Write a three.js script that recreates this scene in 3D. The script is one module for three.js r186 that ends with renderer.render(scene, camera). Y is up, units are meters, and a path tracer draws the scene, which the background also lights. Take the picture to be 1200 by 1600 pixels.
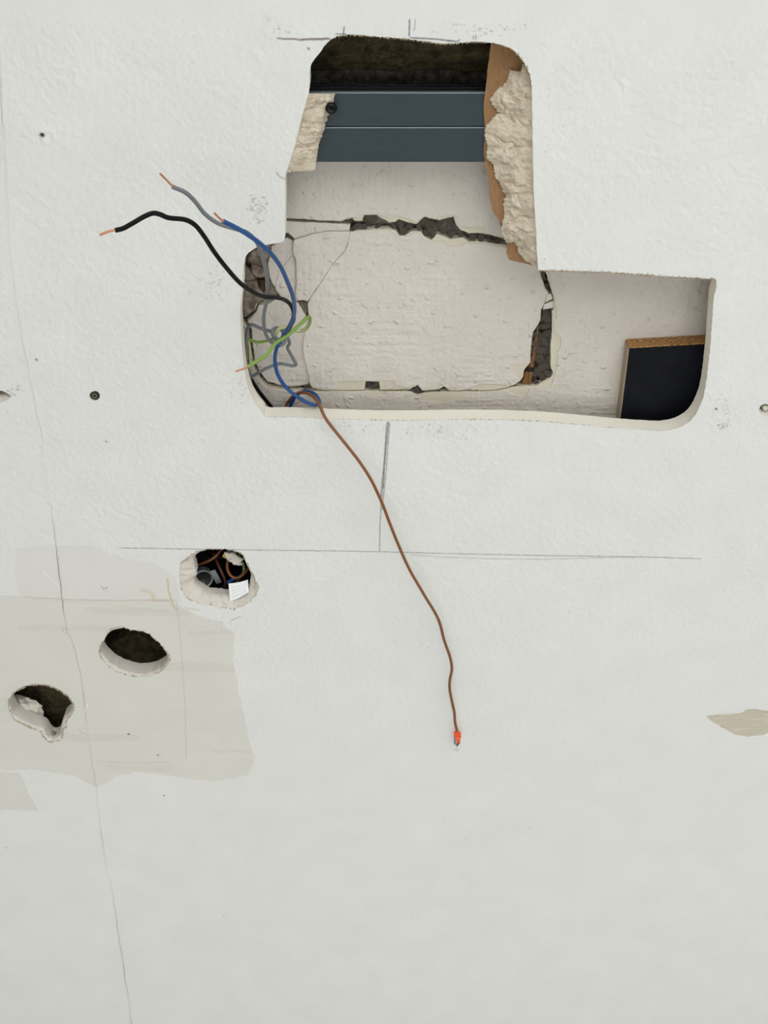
import * as THREE from 'three';
import { mergeGeometries, mergeVertices, toCreasedNormals } from 'three/addons/utils/BufferGeometryUtils.js';
import { ImprovedNoise } from 'three/addons/math/ImprovedNoise.js';
import { RoundedBoxGeometry } from 'three/addons/geometries/RoundedBoxGeometry.js';
import { RectAreaLightUniformsLib } from 'three/addons/lights/RectAreaLightUniformsLib.js';

// ---------------------------------------------------------------- camera, sky, lights, exposure
const FOCAL = 1900, PITCH = 34 * Math.PI / 180, EYE = new THREE.Vector3(0, 1.75, 0.912);
const camera = new THREE.PerspectiveCamera(2 * Math.atan(800 / FOCAL) * 180 / Math.PI, 0.75, 0.02, 60);
camera.position.copy(EYE);
camera.rotation.set(-PITCH, 0, 0);
const scene = new THREE.Scene();
scene.background = new THREE.Color().setRGB(1.0, 1.03, 1.07);        // even overcast sky
scene.backgroundIntensity = 9;
const renderer = new THREE.WebGLRenderer({ antialias: true });
renderer.toneMapping = THREE.LinearToneMapping;
renderer.toneMappingExposure = 0.302;
renderer.shadowMap.enabled = true;
RectAreaLightUniformsLib.init();
const PANEL_LIGHT = 3;                                               // of each added ceiling panel

// ---------------------------------------------------------------- helpers
const perlin = new ImprovedNoise();
const N3 = (x, y, z = 0.37) => perlin.noise(x + 100.13, y + 100.71, z + 50.3);
const fbm = (x, y, z = 0.37, o = 4) => { let s = 0, a = 0.5; for (let i = 0; i < o; i++) { s += a * N3(x, y, z + i * 7.1); x *= 2.03; y *= 2.03; z *= 2.03; a *= 0.5; } return s; };
let seed = 20240611;
const rnd = () => { seed = (seed + 0x6D2B79F5) | 0; let t = Math.imul(seed ^ (seed >>> 15), 1 | seed); t = (t + Math.imul(t ^ (t >>> 7), 61 | t)) ^ t; return ((t ^ (t >>> 14)) >>> 0) / 4294967296; };
const rr = (a, b) => a + (b - a) * rnd();
const SN = Math.sin(PITCH), CS = Math.cos(PITCH);
// a place of the photograph, in pixels, on the plane that lies zmm millimetres in front of the wall face
function at(px, py, zmm = 0) {
  const dx = (px - 600) / FOCAL, dy = -(py - 800) / FOCAL;
  const d = new THREE.Vector3(dx, dy * CS - SN, -dy * SN - CS);
  const t = (zmm / 1000 - EYE.z) / d.z;
  return new THREE.Vector3(EYE.x + d.x * t, EYE.y + d.y * t, zmm / 1000);
}
const taken = {};
function numbered(n) { const k = taken[n] = (taken[n] ?? -1) + 1; return k ? n + '_' + String(k).padStart(3, '0') : n; }
function mesh(name, geo, mat, parent) {
  const m = new THREE.Mesh(geo, mat); m.name = numbered(name); m.castShadow = m.receiveShadow = true;
  (parent ?? scene).add(m); return m;
}
function thing(name, label, category, group) {
  const g = new THREE.Group(); g.name = numbered(name); scene.add(g);
  g.userData = { label, category }; if (group) g.userData.group = group;
  return g;
}
function structure(name) { const g = new THREE.Group(); g.name = numbered(name); g.userData.kind = 'structure'; scene.add(g); return g; }
// put the group's origin at the base of what it holds
function settle(g) {
  const box = new THREE.Box3().setFromObject(g), c = box.getCenter(new THREE.Vector3());
  const o = new THREE.Vector3(c.x, box.min.y, c.z);
  g.traverse((m) => { if (m.isMesh && !m.geometry.userData.moved) { m.geometry.translate(-o.x, -o.y, -o.z); m.geometry.userData.moved = true; } });
  g.position.copy(o); return g;
}
const V2 = (p) => new THREE.Vector2(p.x, p.y);
// ragged outline: pixel points -> finer pixel points with a seeded jitter
function ragged(pts, step = 4, amp = 0.8, closed = true, sd = 1) {
  const out = [], n = pts.length;
  for (let i = 0; i < (closed ? n : n - 1); i++) {
    const a = pts[i], b = pts[(i + 1) % n], L = Math.hypot(b[0] - a[0], b[1] - a[1]) || 1, k = Math.max(1, Math.round(L / step));
    const nx = -(b[1] - a[1]) / L, ny = (b[0] - a[0]) / L;
    for (let j = 0; j < k; j++) {
      const t = j / k, x = a[0] + (b[0] - a[0]) * t, y = a[1] + (b[1] - a[1]) * t;
      const d = amp * (1.6 * fbm(x * 0.06, y * 0.06, sd, 2) + 1.3 * N3(x * 0.31, y * 0.31, sd + 9) + (rnd() - 0.5) * 0.7);
      out.push([x + nx * d, y + ny * d]);
    }
  }
  if (!closed) out.push(pts[n - 1]);
  return out;
}
const toShape = (pts, z) => new THREE.Shape(pts.map(([x, y]) => V2(at(x, y, z))));
const toPath = (pts, z) => new THREE.Path(pts.map(([x, y]) => V2(at(x, y, z))));
function slabGeo(shape, zFront, depth, bevel = 0) {
  const g = new THREE.ExtrudeGeometry(shape, { depth: (depth - 2 * bevel) / 1000, bevelEnabled: bevel > 0, bevelThickness: bevel / 1000, bevelSize: bevel / 1000, bevelOffset: -bevel / 1000, bevelSegments: 1, curveSegments: 8 });
  g.translate(0, 0, (zFront - depth + bevel) / 1000);
  return g;
}
// a flat piece with a ragged outline, its front face zFront mm before the wall face
function slab(name, pts, zFront, depth, mat, parent, { step = 4, amp = 0.7, bevel = 0.3, sd = rnd() * 50 } = {}) {
  return mesh(name, slabGeo(toShape(amp ? ragged(pts, step, amp, true, sd) : pts, zFront), zFront, depth, bevel), mat, parent);
}
function bx(x0, x1, y0, y1, z0, z1, r = 0) {
  const g = r ? new RoundedBoxGeometry(x1 - x0, y1 - y0, z1 - z0, 2, r) : new THREE.BoxGeometry(x1 - x0, y1 - y0, z1 - z0);
  return g.translate((x0 + x1) / 2, (y0 + y1) / 2, (z0 + z1) / 2);
}
function grid(nu, nv, f, uvf) {                                      // an open surface of nu x nv cells
  const pos = [], uv = [], idx = [];
  for (let j = 0; j <= nv; j++) for (let i = 0; i <= nu; i++) {
    const p = f(i / nu, j / nv); pos.push(p.x, p.y, p.z); uv.push(...(uvf ? uvf(i / nu, j / nv, p) : [p.x, p.y]));
  }
  for (let j = 0; j < nv; j++) for (let i = 0; i < nu; i++) { const a = j * (nu + 1) + i, b = a + 1, c = a + nu + 1, d = c + 1; idx.push(a, c, b, b, c, d); }
  const g = new THREE.BufferGeometry();
  g.setAttribute('position', new THREE.Float32BufferAttribute(pos, 3)); g.setAttribute('uv', new THREE.Float32BufferAttribute(uv, 2));
  g.setIndex(idx); g.computeVertexNormals(); return g;
}
// a lumpy block seen from the front: pixel rectangle x0..x1, y0..y1 at depth z(x, y), closed at zBack
function relief(x0, x1, y0, y1, nu, nv, zf, zBack, zRef) {
  return grid(nu + 2, nv + 2, (u, v) => {
    const iu = Math.round(u * (nu + 2)) - 1, iv = Math.round(v * (nv + 2)) - 1;
    const cu = Math.min(Math.max(iu, 0), nu) / nu, cv = Math.min(Math.max(iv, 0), nv) / nv, px = x0 + (x1 - x0) * cu, py = y0 + (y1 - y0) * cv;
    const p = at(px, py, zRef); p.z = iu < 0 || iv < 0 || iu > nu || iv > nv ? zBack / 1000 : zf(px, py) / 1000; return p;
  });
}
function lumpGeo(r, sd, squash = [1, 1, 1], detail = 2, rough = 0.35) {
  const g = mergeVertices(new THREE.IcosahedronGeometry(1, detail).deleteAttribute('normal').deleteAttribute('uv')), p = g.attributes.position, v = new THREE.Vector3();
  for (let i = 0; i < p.count; i++) {
    v.fromBufferAttribute(p, i); const k = 1 + rough * (1.6 * N3(v.x * 1.4 + sd, v.y * 1.4, v.z * 1.4) + 0.7 * N3(v.x * 3.4, v.y * 3.4 + sd, v.z * 3.4));
    p.setXYZ(i, v.x * k * r * squash[0], v.y * k * r * squash[1], v.z * k * r * squash[2]);
  }
  const uv = []; for (let i = 0; i < p.count; i++) uv.push(p.getX(i), p.getY(i));
  g.setAttribute('uv', new THREE.Float32BufferAttribute(uv, 2));
  return toCreasedNormals(g, 0.6);
}
function tubeGeo(pts, r, seg = 120, radial = 10, tension) {
  const c = new THREE.CatmullRomCurve3(pts, false, 'centripetal'), g = new THREE.TubeGeometry(c, seg, r, radial, false), parts = [g];
  for (const [t, p] of [[0, pts[0]], [1, pts[pts.length - 1]]]) {
    const s = new THREE.CircleGeometry(r, radial), d = c.getTangentAt(t).multiplyScalar(t ? 1 : -1);
    s.applyQuaternion(new THREE.Quaternion().setFromUnitVectors(new THREE.Vector3(0, 0, 1), d)); s.translate(p.x, p.y, p.z); parts.push(s);
  }
  return mergeGeometries(parts);
}
const P = (list) => list.map(([x, y, z]) => at(x, y, z));

// ---------------------------------------------------------------- textures
const RX = -0.64, RY = 0.30, RS = 1.28, TEX = 2048;                  // the stretch of wall that the drawn maps cover, in metres
const cv2 = (p) => [(p.x - RX) / RS * TEX, (1 - (p.y - RY) / RS) * TEX];
const cpx = (x, y) => cv2(at(x, y, 0));
function regionTex(t) { t.repeat.set(1 / RS, 1 / RS); t.offset.set(-RX / RS, -RY / RS); t.anisotropy = 8; return t; }
function pathOn(c, pts, closed = true) { c.beginPath(); pts.forEach(([x, y], i) => { const q = cpx(x, y); i ? c.lineTo(...q) : c.moveTo(...q); }); if (closed) c.closePath(); }

const SKIM = [
  [[-60, 932], [60, 934], [150, 938], [262, 936], [300, 958], [345, 972], [366, 990], [364, 1030], [372, 1070], [380, 1110], [388, 1150], [398, 1182], [388, 1212], [330, 1221], [270, 1212], [215, 1206], [178, 1215], [150, 1232], [120, 1214], [60, 1204], [-60, 1206]],
  [[24, 858], [80, 853], [142, 852], [180, 868], [240, 880], [275, 900], [282, 940], [200, 946], [60, 940], [30, 930], [22, 890]],
  [[-60, 1206], [30, 1207], [45, 1240], [60, 1268], [20, 1266], [-60, 1264]],
];
const FLAKE = [[1103, 1119], [1118, 1117], [1140, 1116], [1158, 1114], [1166, 1109], [1182, 1108], [1205, 1112], [1240, 1118], [1240, 1140], [1205, 1144], [1192, 1149], [1165, 1151], [1148, 1148], [1130, 1138], [1112, 1127]];
const CRACK = [[-8, 20], [0, 110], [3, 180], [8, 250], [12, 330], [14, 380], [20, 430], [28, 480], [36, 540], [44, 575], [48, 600], [55, 640], [62, 670], [68, 720], [75, 770], [85, 830], [92, 890], [95, 915], [99, 950], [105, 985], [118, 1020], [127, 1060], [132, 1100], [136, 1145], [143, 1190], [150, 1230], [152, 1250], [158, 1300], [163, 1340], [172, 1380], [180, 1420], [183, 1450], [192, 1500], [200, 1560], [206, 1600], [214, 1680]];

function softMask(polys, blur, size = 512) {
  const cv = document.createElement('canvas'); cv.width = cv.height = size; const c = cv.getContext('2d');
  c.scale(size / TEX, size / TEX); c.fillStyle = '#fff';
  for (const p of polys) { pathOn(c, ragged(p, 8, 2.2, true, 3)); c.fill(); }
  const d = c.getImageData(0, 0, size, size).data; let m = new Float32Array(size * size); for (let i = 0; i < m.length; i++) m[i] = d[i * 4 + 3] / 255;
  for (let pass = 0; pass < 2; pass++) for (const [sx, sy] of [[1, 0], [0, 1]]) {
    const o = new Float32Array(m.length);
    for (let y = 0; y < size; y++) for (let x = 0; x < size; x++) { let s = 0; for (let k = -blur; k <= blur; k++) s += m[Math.min(Math.max(y + k * sy, 0), size - 1) * size + Math.min(Math.max(x + k * sx, 0), size - 1)]; o[y * size + x] = s / (2 * blur + 1); }
    m = o;
  }
  return (u, v) => { const x = Math.min(Math.max(u * (size - 1), 0), size - 1.001), y = Math.min(Math.max(v * (size - 1), 0), size - 1.001), x0 = x | 0, y0 = y | 0, fx = x - x0, fy = y - y0; return (m[y0 * size + x0] * (1 - fx) + m[y0 * size + x0 + 1] * fx) * (1 - fy) + (m[(y0 + 1) * size + x0] * (1 - fx) + m[(y0 + 1) * size + x0 + 1] * fx) * fy; };
}
const skimMask = softMask(SKIM, 1), flakeMask = softMask([FLAKE], 0, 1024);

function wallBump() {
  // orange-peel paint: a base noise tile mixed at two scales, smooth on the skimmed patches
  const T = 1024, tile = new Float32Array(T * T);
  for (let y = 0; y < T; y++) for (let x = 0; x < T; x++) tile[y * T + x] = 0.75 * N3(x * 0.105, y * 0.105, 1.5) + 0.5 * N3(x * 0.21, y * 0.19, 4.5) + 0.3 * N3(x * 0.055, y * 0.055, 8.5);
  const data = new Uint8Array(TEX * TEX * 4);
  const dim = [];                                                    // filled screw dimples and rings: [x, y, radius m, depth]
  for (const [x, y, r, h] of [[105, 985, 0.0045, 0.8], [132, 1141, 0.005, 0.9], [205, 1110, 0.003, 0.5], [201, 1148, 0.0025, -0.7], [74, 213, 0.0055, 0.8], [850, 406, 0.0022, 0.8], [247, 1180, 0.002, -0.5], [165, 920, 0.003, 0.6]]) dim.push([...cpx(x, y), r / RS * TEX, h]);
  const cc = document.createElement('canvas'); cc.width = cc.height = TEX; const c2 = cc.getContext('2d'); c2.lineJoin = 'round';      // the lifted joint: a groove and a ridge beside it
  const joint = ragged(CRACK, 5, 0.8, false, 8);
  c2.strokeStyle = '#0f0'; c2.lineWidth = 4; pathOn(c2, joint.map(([x, y]) => [x + 2.4, y]), false); c2.stroke();
  c2.strokeStyle = '#f00'; c2.lineWidth = 2; pathOn(c2, joint.map(([x, y]) => [x + 0.4, y]), false); c2.stroke();
  const jd = c2.getImageData(0, 0, TEX, TEX).data;
  for (let y = 0; y < TEX; y++) for (let x = 0; x < TEX; x++) {
    const u = x / TEX, v = y / TEX, m = skimMask(u, v), f = flakeMask(u, v);
    const low = Math.min(1, Math.max(0.2, 1.1 - 1.25 * Math.max(0, v - 0.36) / 0.4));     // paint was rolled out thinner further down
    const border = Math.min(1, 30 * Math.min(u, v, 1 - u, 1 - v));
    let h = 0.42 + 0.2 * tile[(y % T) * T + (x % T)] * low * (1 - 0.9 * m) * (1 - f);
    if (m > 0.01) h += 0.03 * m + 0.05 * m * fbm(x * 0.004, y * 0.03, 2.2, 3);
    h -= 0.22 * f;
    { const k = (y * TEX + x) * 4, w = 0.5 + 0.9 * N3(x * 0.02, y * 0.012, 5.5); h += Math.max(0.15, w) * (0.13 * jd[k + 1] - 0.09 * jd[k]) / 255 * jd[k + 3] / 255; }
    for (const [cx, cy, r, d] of dim) { const q = Math.hypot(x - cx, (y - cy)) / r; if (q < 1.8) h += d * 0.34 * Math.exp(-Math.pow((q - 0.85) * 3.2, 2)) * (1 + 0.5 * N3(x * 0.3, y * 0.3)); }
    h = 0.42 + (h - 0.42) * border;
    const b = Math.min(255, Math.max(0, h * 255 + (rnd() - 0.5))), i = ((TEX - 1 - y) * TEX + x) * 4;
    data[i] = data[i + 1] = data[i + 2] = b; data[i + 3] = 255;
  }
  const t = new THREE.DataTexture(data, TEX, TEX); t.magFilter = THREE.LinearFilter; t.minFilter = THREE.LinearMipmapLinearFilter; t.generateMipmaps = true; t.needsUpdate = true; return regionTex(t);
}
function wallColour() {
  const cv = document.createElement('canvas'); cv.width = cv.height = TEX; const c = cv.getContext('2d');
  c.fillStyle = 'rgb(228,228,223)'; c.fillRect(0, 0, TEX, TEX);
  c.lineCap = c.lineJoin = 'round';
  // filler and undercoat patches
  const skimTone = ['rgba(203,197,183,0.36)', 'rgba(203,197,183,0.2)', 'rgba(203,196,184,0.36)'];
  SKIM.forEach((p, i) => { c.fillStyle = skimTone[i]; pathOn(c, ragged(p, 6, 1.8, true, 11 + i)); c.fill(); });
  for (let i = 0; i < 26; i++) {                                     // trowel passes, clipped to the filler
    c.save(); pathOn(c, SKIM[0]); c.clip(); const x = rr(-20, 380), y = rr(930, 1215);
    c.strokeStyle = i % 3 ? 'rgba(226,224,216,0.22)' : 'rgba(190,182,166,0.14)'; c.lineWidth = rr(5, 24); pathOn(c, ragged([[x, y], [x + rr(40, 160), y + rr(-6, 10)]], 10, 1.5, false, i), false); c.stroke(); c.restore();
  }
  const line = (pts, col, w, amp = 0.6, st = 6) => { c.strokeStyle = col; c.lineWidth = w; pathOn(c, ragged(pts, st, amp, false, 5), false); c.stroke(); };
  line([[0, 932], [60, 935], [150, 938], [276, 938]], 'rgba(150,142,126,0.35)', 1.2); line([[276, 940], [283, 1010], [289, 1100], [291, 1185]], 'rgba(150,142,126,0.25)', 1.4); line([[150, 1190], [230, 1191], [262, 1191]], 'rgba(150,142,126,0.3)', 1.2);
  line([[262, 905], [264, 925], [270, 945], [276, 952]], 'rgba(196,176,120,0.5)', 3.2); line([[222, 922], [236, 926], [240, 935]], 'rgba(206,186,150,0.35)', 7); line([[240, 938], [262, 938]], 'rgba(200,176,140,0.3)', 5); line([[290, 950], [310, 953]], 'rgba(200,184,140,0.3)', 4);
  line([[68, 895], [90, 915], [98, 936]], 'rgba(232,231,226,0.7)', 4); line([[137, 1100], [132, 1112]], 'rgba(236,235,230,0.7)', 3);
  // bare patch where the paint has come off
  c.fillStyle = 'rgb(199,191,172)'; pathOn(c, ragged(FLAKE, 4, 0.8, true, 4)); c.fill();
  c.save(); pathOn(c, FLAKE); c.clip(); for (let i = 0; i < 60; i++) { c.strokeStyle = i % 2 ? 'rgba(215,209,193,0.4)' : 'rgba(184,175,155,0.3)'; c.lineWidth = rr(1, 5); const x = rr(1110, 1230), y = rr(1108, 1150); pathOn(c, [[x, y], [x + rr(6, 30), y + rr(-4, 2)]], false); c.stroke(); } c.restore();
  // pencil
  const pencil = (pts, a, w = 1.1) => { for (let k = 0; k < 2; k++) { const q = ragged(pts, 3, 0.35, false, k); for (let i = 1; i < q.length; i++) { c.strokeStyle = `rgba(84,84,88,${a * rr(0.45, 1.1)})`; c.lineWidth = w * rr(0.7, 1.2); c.beginPath(); c.moveTo(...cpx(...q[i - 1])); c.lineTo(...cpx(...q[i])); c.stroke(); } } };
  pencil([[186, 856], [300, 858], [450, 860], [593, 862], [700, 865], [850, 868], [1000, 870], [1095, 873]], 0.38);
  pencil([[640, 867], [700, 871], [760, 873], [850, 874], [920, 872], [1005, 870]], 0.26, 0.9);
  pencil([[606, 659], [603, 700], [599, 740], [596, 780], [594, 820], [593, 861]], 0.42);
  pencil([[609, 660], [606, 700], [602, 750], [598, 785], [597, 796]], 0.4); pencil([[604, 660], [600, 720], [595, 775], [595, 790]], 0.36); pencil([[607, 660], [604, 690], [601, 725], [599, 765]], 0.5);
  pencil([[640, 31], [639, 56]], 0.6, 1.2); pencil([[649, 30], [648, 44], [646, 48]], 0.28, 0.9); pencil([[538, 42], [536, 56]], 0.6); pencil([[525, 53], [541, 53]], 0.45); pencil([[744, 55], [743, 62]], 0.5); pencil([[740, 56], [739, 61]], 0.4);
  pencil([[641, 59], [680, 61], [715, 65], [718, 62]], 0.6, 1.2);
  line([[434, 60], [460, 61], [490, 62], [516, 61]], 'rgba(120,108,94,0.75)', 1.8, 0.9, 4); line([[470, 62], [512, 60]], 'rgba(92,80,68,0.7)', 1.2, 0.9, 4);
  line([[432, 270], [438, 277], [446, 280]], 'rgba(120,114,106,0.75)', 1.2, 0.2);
  // grime: specks of mortar dust and finger marks
  const specks = (x, y, sx, sy, n, a, col = '96,92,88') => { for (let i = 0; i < n; i++) { const g = () => rnd() + rnd() - 1; const q = cpx(x + g() * sx, y + g() * sy); c.fillStyle = `rgba(${col},${a * rnd()})`; c.beginPath(); c.ellipse(q[0], q[1], rr(0.6, 2.4), rr(0.5, 1.4), rr(-0.6, 0.6), 0, 7); c.fill(); } };
  specks(400, 325, 22, 32, 80, 0.35); specks(345, 450, 60, 30, 45, 0.3, '140,128,104'); specks(335, 440, 10, 50, 26, 0.4, '170,150,110'); specks(1135, 640, 16, 60, 36, 0.3); specks(1130, 665, 12, 8, 16, 0.6); specks(690, 675, 90, 18, 130, 0.17); specks(380, 600, 30, 40, 40, 0.28); specks(20, 610, 16, 16, 30, 0.3); specks(560, 670, 50, 14, 60, 0.2); specks(760, 48, 90, 14, 60, 0.25); specks(430, 40, 30, 24, 20, 0.22); specks(340, 975, 60, 16, 50, 0.16); specks(870, 180, 60, 90, 40, 0.14); specks(600, 1200, 560, 380, 90, 0.16);
  for (const [x, y, a] of [[57, 562, 0.7], [402, 440, 0.5], [201, 1147, 0.8], [247, 1180, 0.6], [256, 1243, 0.6], [166, 690, 0.4], [1119, 639, 0.8], [482, 76, 0.5], [10, 1325, 0.3], [350, 1432, 0.25]]) { const q = cpx(x, y); c.fillStyle = `rgba(88,82,76,${a})`; c.beginPath(); c.ellipse(q[0], q[1], 2, 1.5, 0.5, 0, 7); c.fill(); }
  line([[158, 916], [163, 921], [168, 917]], 'rgba(110,104,98,0.5)', 1.3, 0.2); line([[360, 970], [376, 963]], 'rgba(140,136,130,0.4)', 1.6, 0.3);
  // slight unevenness of the rolled paint
  const img = c.getImageData(0, 0, TEX, TEX), d = img.data;
  for (let y = 0; y < TEX; y++) for (let x = 0; x < TEX; x++) { const i = (y * TEX + x) * 4, k = 1 + 0.012 * N3(x * 0.02, y * 0.02, 3.3) + 0.012 * (rnd() - 0.5); d[i] *= k; d[i + 1] *= k; d[i + 2] *= k; }
  c.putImageData(img, 0, 0);
  const t = new THREE.CanvasTexture(cv); t.colorSpace = THREE.SRGBColorSpace; return regionTex(t);
}
// a tiling map of `size` metres from a function of (x, y) in 0..1 returning grey or rgb 0..1
function tileTex(n, size, f, colour) {
  const d = new Uint8Array(n * n * 4);
  for (let y = 0; y < n; y++) for (let x = 0; x < n; x++) {
    const q = f(x / n, y / n), c = Array.isArray(q) ? q : [q, q, q], i = (y * n + x) * 4;
    for (let k = 0; k < 3; k++) d[i + k] = Math.min(255, Math.max(0, c[k] * 255)); d[i + 3] = 255;
  }
  const t = new THREE.DataTexture(d, n, n); t.wrapS = t.wrapT = THREE.MirroredRepeatWrapping; t.magFilter = THREE.LinearFilter; t.minFilter = THREE.LinearMipmapLinearFilter; t.generateMipmaps = true;
  if (colour) t.colorSpace = THREE.SRGBColorSpace; t.repeat.set(1 / size, 1 / size); t.needsUpdate = true; return t;
}
const mix3 = (a, b, t) => a.map((v, i) => v + (b[i] - v) * Math.min(1, Math.max(0, t)));
const brushBump = tileTex(1024, 0.3, (u, v) => 0.5 + 0.13 * N3(u * 80, v * 7, 2.1) * Math.max(0, 0.3 + 2.2 * N3(u * 4, v * 4, 17)) + 0.14 * N3(u * 7, v * 95, 3.1) * Math.max(0, 0.5 + 2 * N3(u * 4, v * 4, 7)) + 0.34 * fbm(u * 44, v * 44, 5.1, 3) + 0.9 * Math.pow(Math.max(0, N3(u * 60, v * 60, 9.1) - 0.42), 1.0));
const brushColour = tileTex(512, 0.3, (u, v) => mix3([0.86, 0.832, 0.792], [0.81, 0.778, 0.735], 0.45 + 0.7 * fbm(u * 9, v * 9, 1.1, 4)), true);
const roughBump = tileTex(512, 0.06, (u, v) => 0.5 + 0.75 * fbm(u * 9, v * 9, 1.7, 5));
const gypsumColour = tileTex(512, 0.08, (u, v) => mix3([0.865, 0.82, 0.735], [0.76, 0.70, 0.61], 0.4 + 1.3 * fbm(u * 8, v * 8, 2.7, 5)), true);
const mortarColour = tileTex(512, 0.09, (u, v) => mix3([0.70, 0.67, 0.63], [0.45, 0.42, 0.38], 0.5 + 1.5 * fbm(u * 11, v * 11, 3.7, 5)), true);
const paperColour = tileTex(512, 0.06, (u, v) => mix3([0.63, 0.485, 0.335], [0.545, 0.41, 0.27], 0.5 + 1.1 * fbm(u * 30, v * 9, 4.7, 4)), true);
const steelColour = tileTex(512, 0.2, (u, v) => { const s = Math.max(0, fbm(u * 5, v * 9, 5.7, 5) - 0.1) * 1.6 + Math.max(0, N3(u * 14 + v * 9, v * 26, 2.9) - 0.5) * 0.6; return mix3([0.185, 0.232, 0.255], [0.36, 0.40, 0.42], s * 0.5); }, true);
const chipColour = tileTex(512, 0.05, (u, v) => { const k = N3(u * 14, v * 60, 6.7) + 0.6 * N3(u * 34, v * 90, 2.2), w = 0.8 * N3(u * 30, v * 100, 12.2); return k > 0.42 ? [0.2, 0.13, 0.075] : mix3([0.80, 0.62, 0.38], [0.50, 0.34, 0.18], 0.45 + k * 0.7 + w * 0.5); }, true);
const woolColour = tileTex(512, 0.1, (u, v) => mix3([0.42, 0.375, 0.25], [0.22, 0.19, 0.125], 0.5 + 1.2 * fbm(u * 10, v * 14, 8.7, 5)), true);
const darkColour = tileTex(256, 0.15, (u, v) => mix3([0.06, 0.066, 0.088], [0.095, 0.10, 0.125], 0.4 + 1.2 * fbm(u * 8, v * 8, 7.7, 4)), true);

const std = (o) => new THREE.MeshStandardMaterial({ roughness: 0.85, metalness: 0, ...o });
const M = {
  paint: std({ map: wallColour(), bumpMap: wallBump(), bumpScale: 0.0018, roughness: 0.72 }),
  gypsum: std({ color: '#f8f2e2', bumpMap: roughBump, bumpScale: 0.0006, roughness: 0.95 }),
  torn: std({ map: gypsumColour, bumpMap: roughBump, bumpScale: 0.0028, roughness: 0.97, side: THREE.DoubleSide }),
  crumb: std({ color: '#d9d2c6', bumpMap: roughBump, bumpScale: 0.0016, roughness: 0.97, side: THREE.DoubleSide }),
  paper: std({ map: paperColour, bumpMap: roughBump, bumpScale: 0.0004, roughness: 0.9 }),
  fuzz: std({ color: '#b3a58c', roughness: 0.95 }),
  oldPaint: std({ map: brushColour, bumpMap: brushBump, bumpScale: 0.0025, roughness: 0.62 }),
  undercoat: std({ color: '#d3ccb6', bumpMap: roughBump, bumpScale: 0.0003, roughness: 0.9 }),
  mortar: std({ map: mortarColour, bumpMap: roughBump, bumpScale: 0.003, roughness: 1 }),
  stone: std({ map: mortarColour, color: '#f8efe6', bumpMap: roughBump, bumpScale: 0.0025, roughness: 1 }),
  brownStone: std({ map: mortarColour, color: '#84705f', bumpMap: roughBump, bumpScale: 0.0025, roughness: 1 }),
  masonry: std({ map: mortarColour, color: '#8f8880', bumpMap: roughBump, bumpScale: 0.002, roughness: 1 }),
  rust: std({ color: '#7d5a34', bumpMap: roughBump, bumpScale: 0.001 }),
  steel: std({ map: steelColour, roughness: 0.5, metalness: 0.25 }),
  litWornEdge: std({ color: '#9ba3a6', roughness: 0.45, metalness: 0.4 }),  // worn edges, made paler for the light their rounded corners catch
  shadeBlack: std({ color: '#14161a', roughness: 0.7 }),  // black albedo stands in for shade in the recesses
  wool: std({ map: woolColour, bumpMap: roughBump, bumpScale: 0.002, roughness: 1 }),
  fibre: std({ color: '#4a4028', roughness: 0.95 }),
  fibrePale: std({ color: '#8b7f66', roughness: 0.95 }),
  laminate: new THREE.MeshPhysicalMaterial({ map: darkColour, roughness: 0.6, specularIntensity: 0.25 }),
  chip: std({ map: chipColour, bumpMap: roughBump, bumpScale: 0.0016, roughness: 0.95 }),
  paleEdge: std({ color: '#a89a82', roughness: 0.8 }),
  copper: std({ color: '#c98a6a', roughness: 0.38, metalness: 0.75 }),
  blackPvc: new THREE.MeshPhysicalMaterial({ color: '#080808', roughness: 0.5, specularIntensity: 0.35 }), greyPvc: std({ color: '#73777a', roughness: 0.5 }), bluePvc: std({ color: '#164a86', roughness: 0.45 }), paleBluePvc: std({ color: '#2a62b4', roughness: 0.42 }), brownPvc: std({ color: '#814f28', roughness: 0.45 }), redBrownPvc: std({ color: '#6b3a2a', roughness: 0.45 }),
  earthPvc: std({ vertexColors: true, roughness: 0.5 }),
  orange: std({ color: '#ef5a1c', roughness: 0.4 }),
  clear: new THREE.MeshPhysicalMaterial({ color: '#ffffff', roughness: 0.08, transmission: 1, thickness: 0, ior: 1.45 }),
  screw: std({ color: '#1d1c19', roughness: 0.45, metalness: 0.5 }),
  blackGloss: new THREE.MeshPhysicalMaterial({ color: '#050506', roughness: 0.2, specularIntensity: 0.5 }),
  plug: std({ color: '#d9d3c3', roughness: 0.7 }),
  yellowTag: std({ color: '#c9a93a', roughness: 0.7 }),
  room: std({ color: '#e4e3de', roughness: 0.9 }), ceiling: std({ color: '#efeee9', roughness: 0.9 }), floor: std({ color: '#c4c0b8', roughness: 0.85 }), frame: std({ color: '#eeeeec', roughness: 0.5 }), outside: std({ color: '#8d8b84', roughness: 0.95 }),
};

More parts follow.
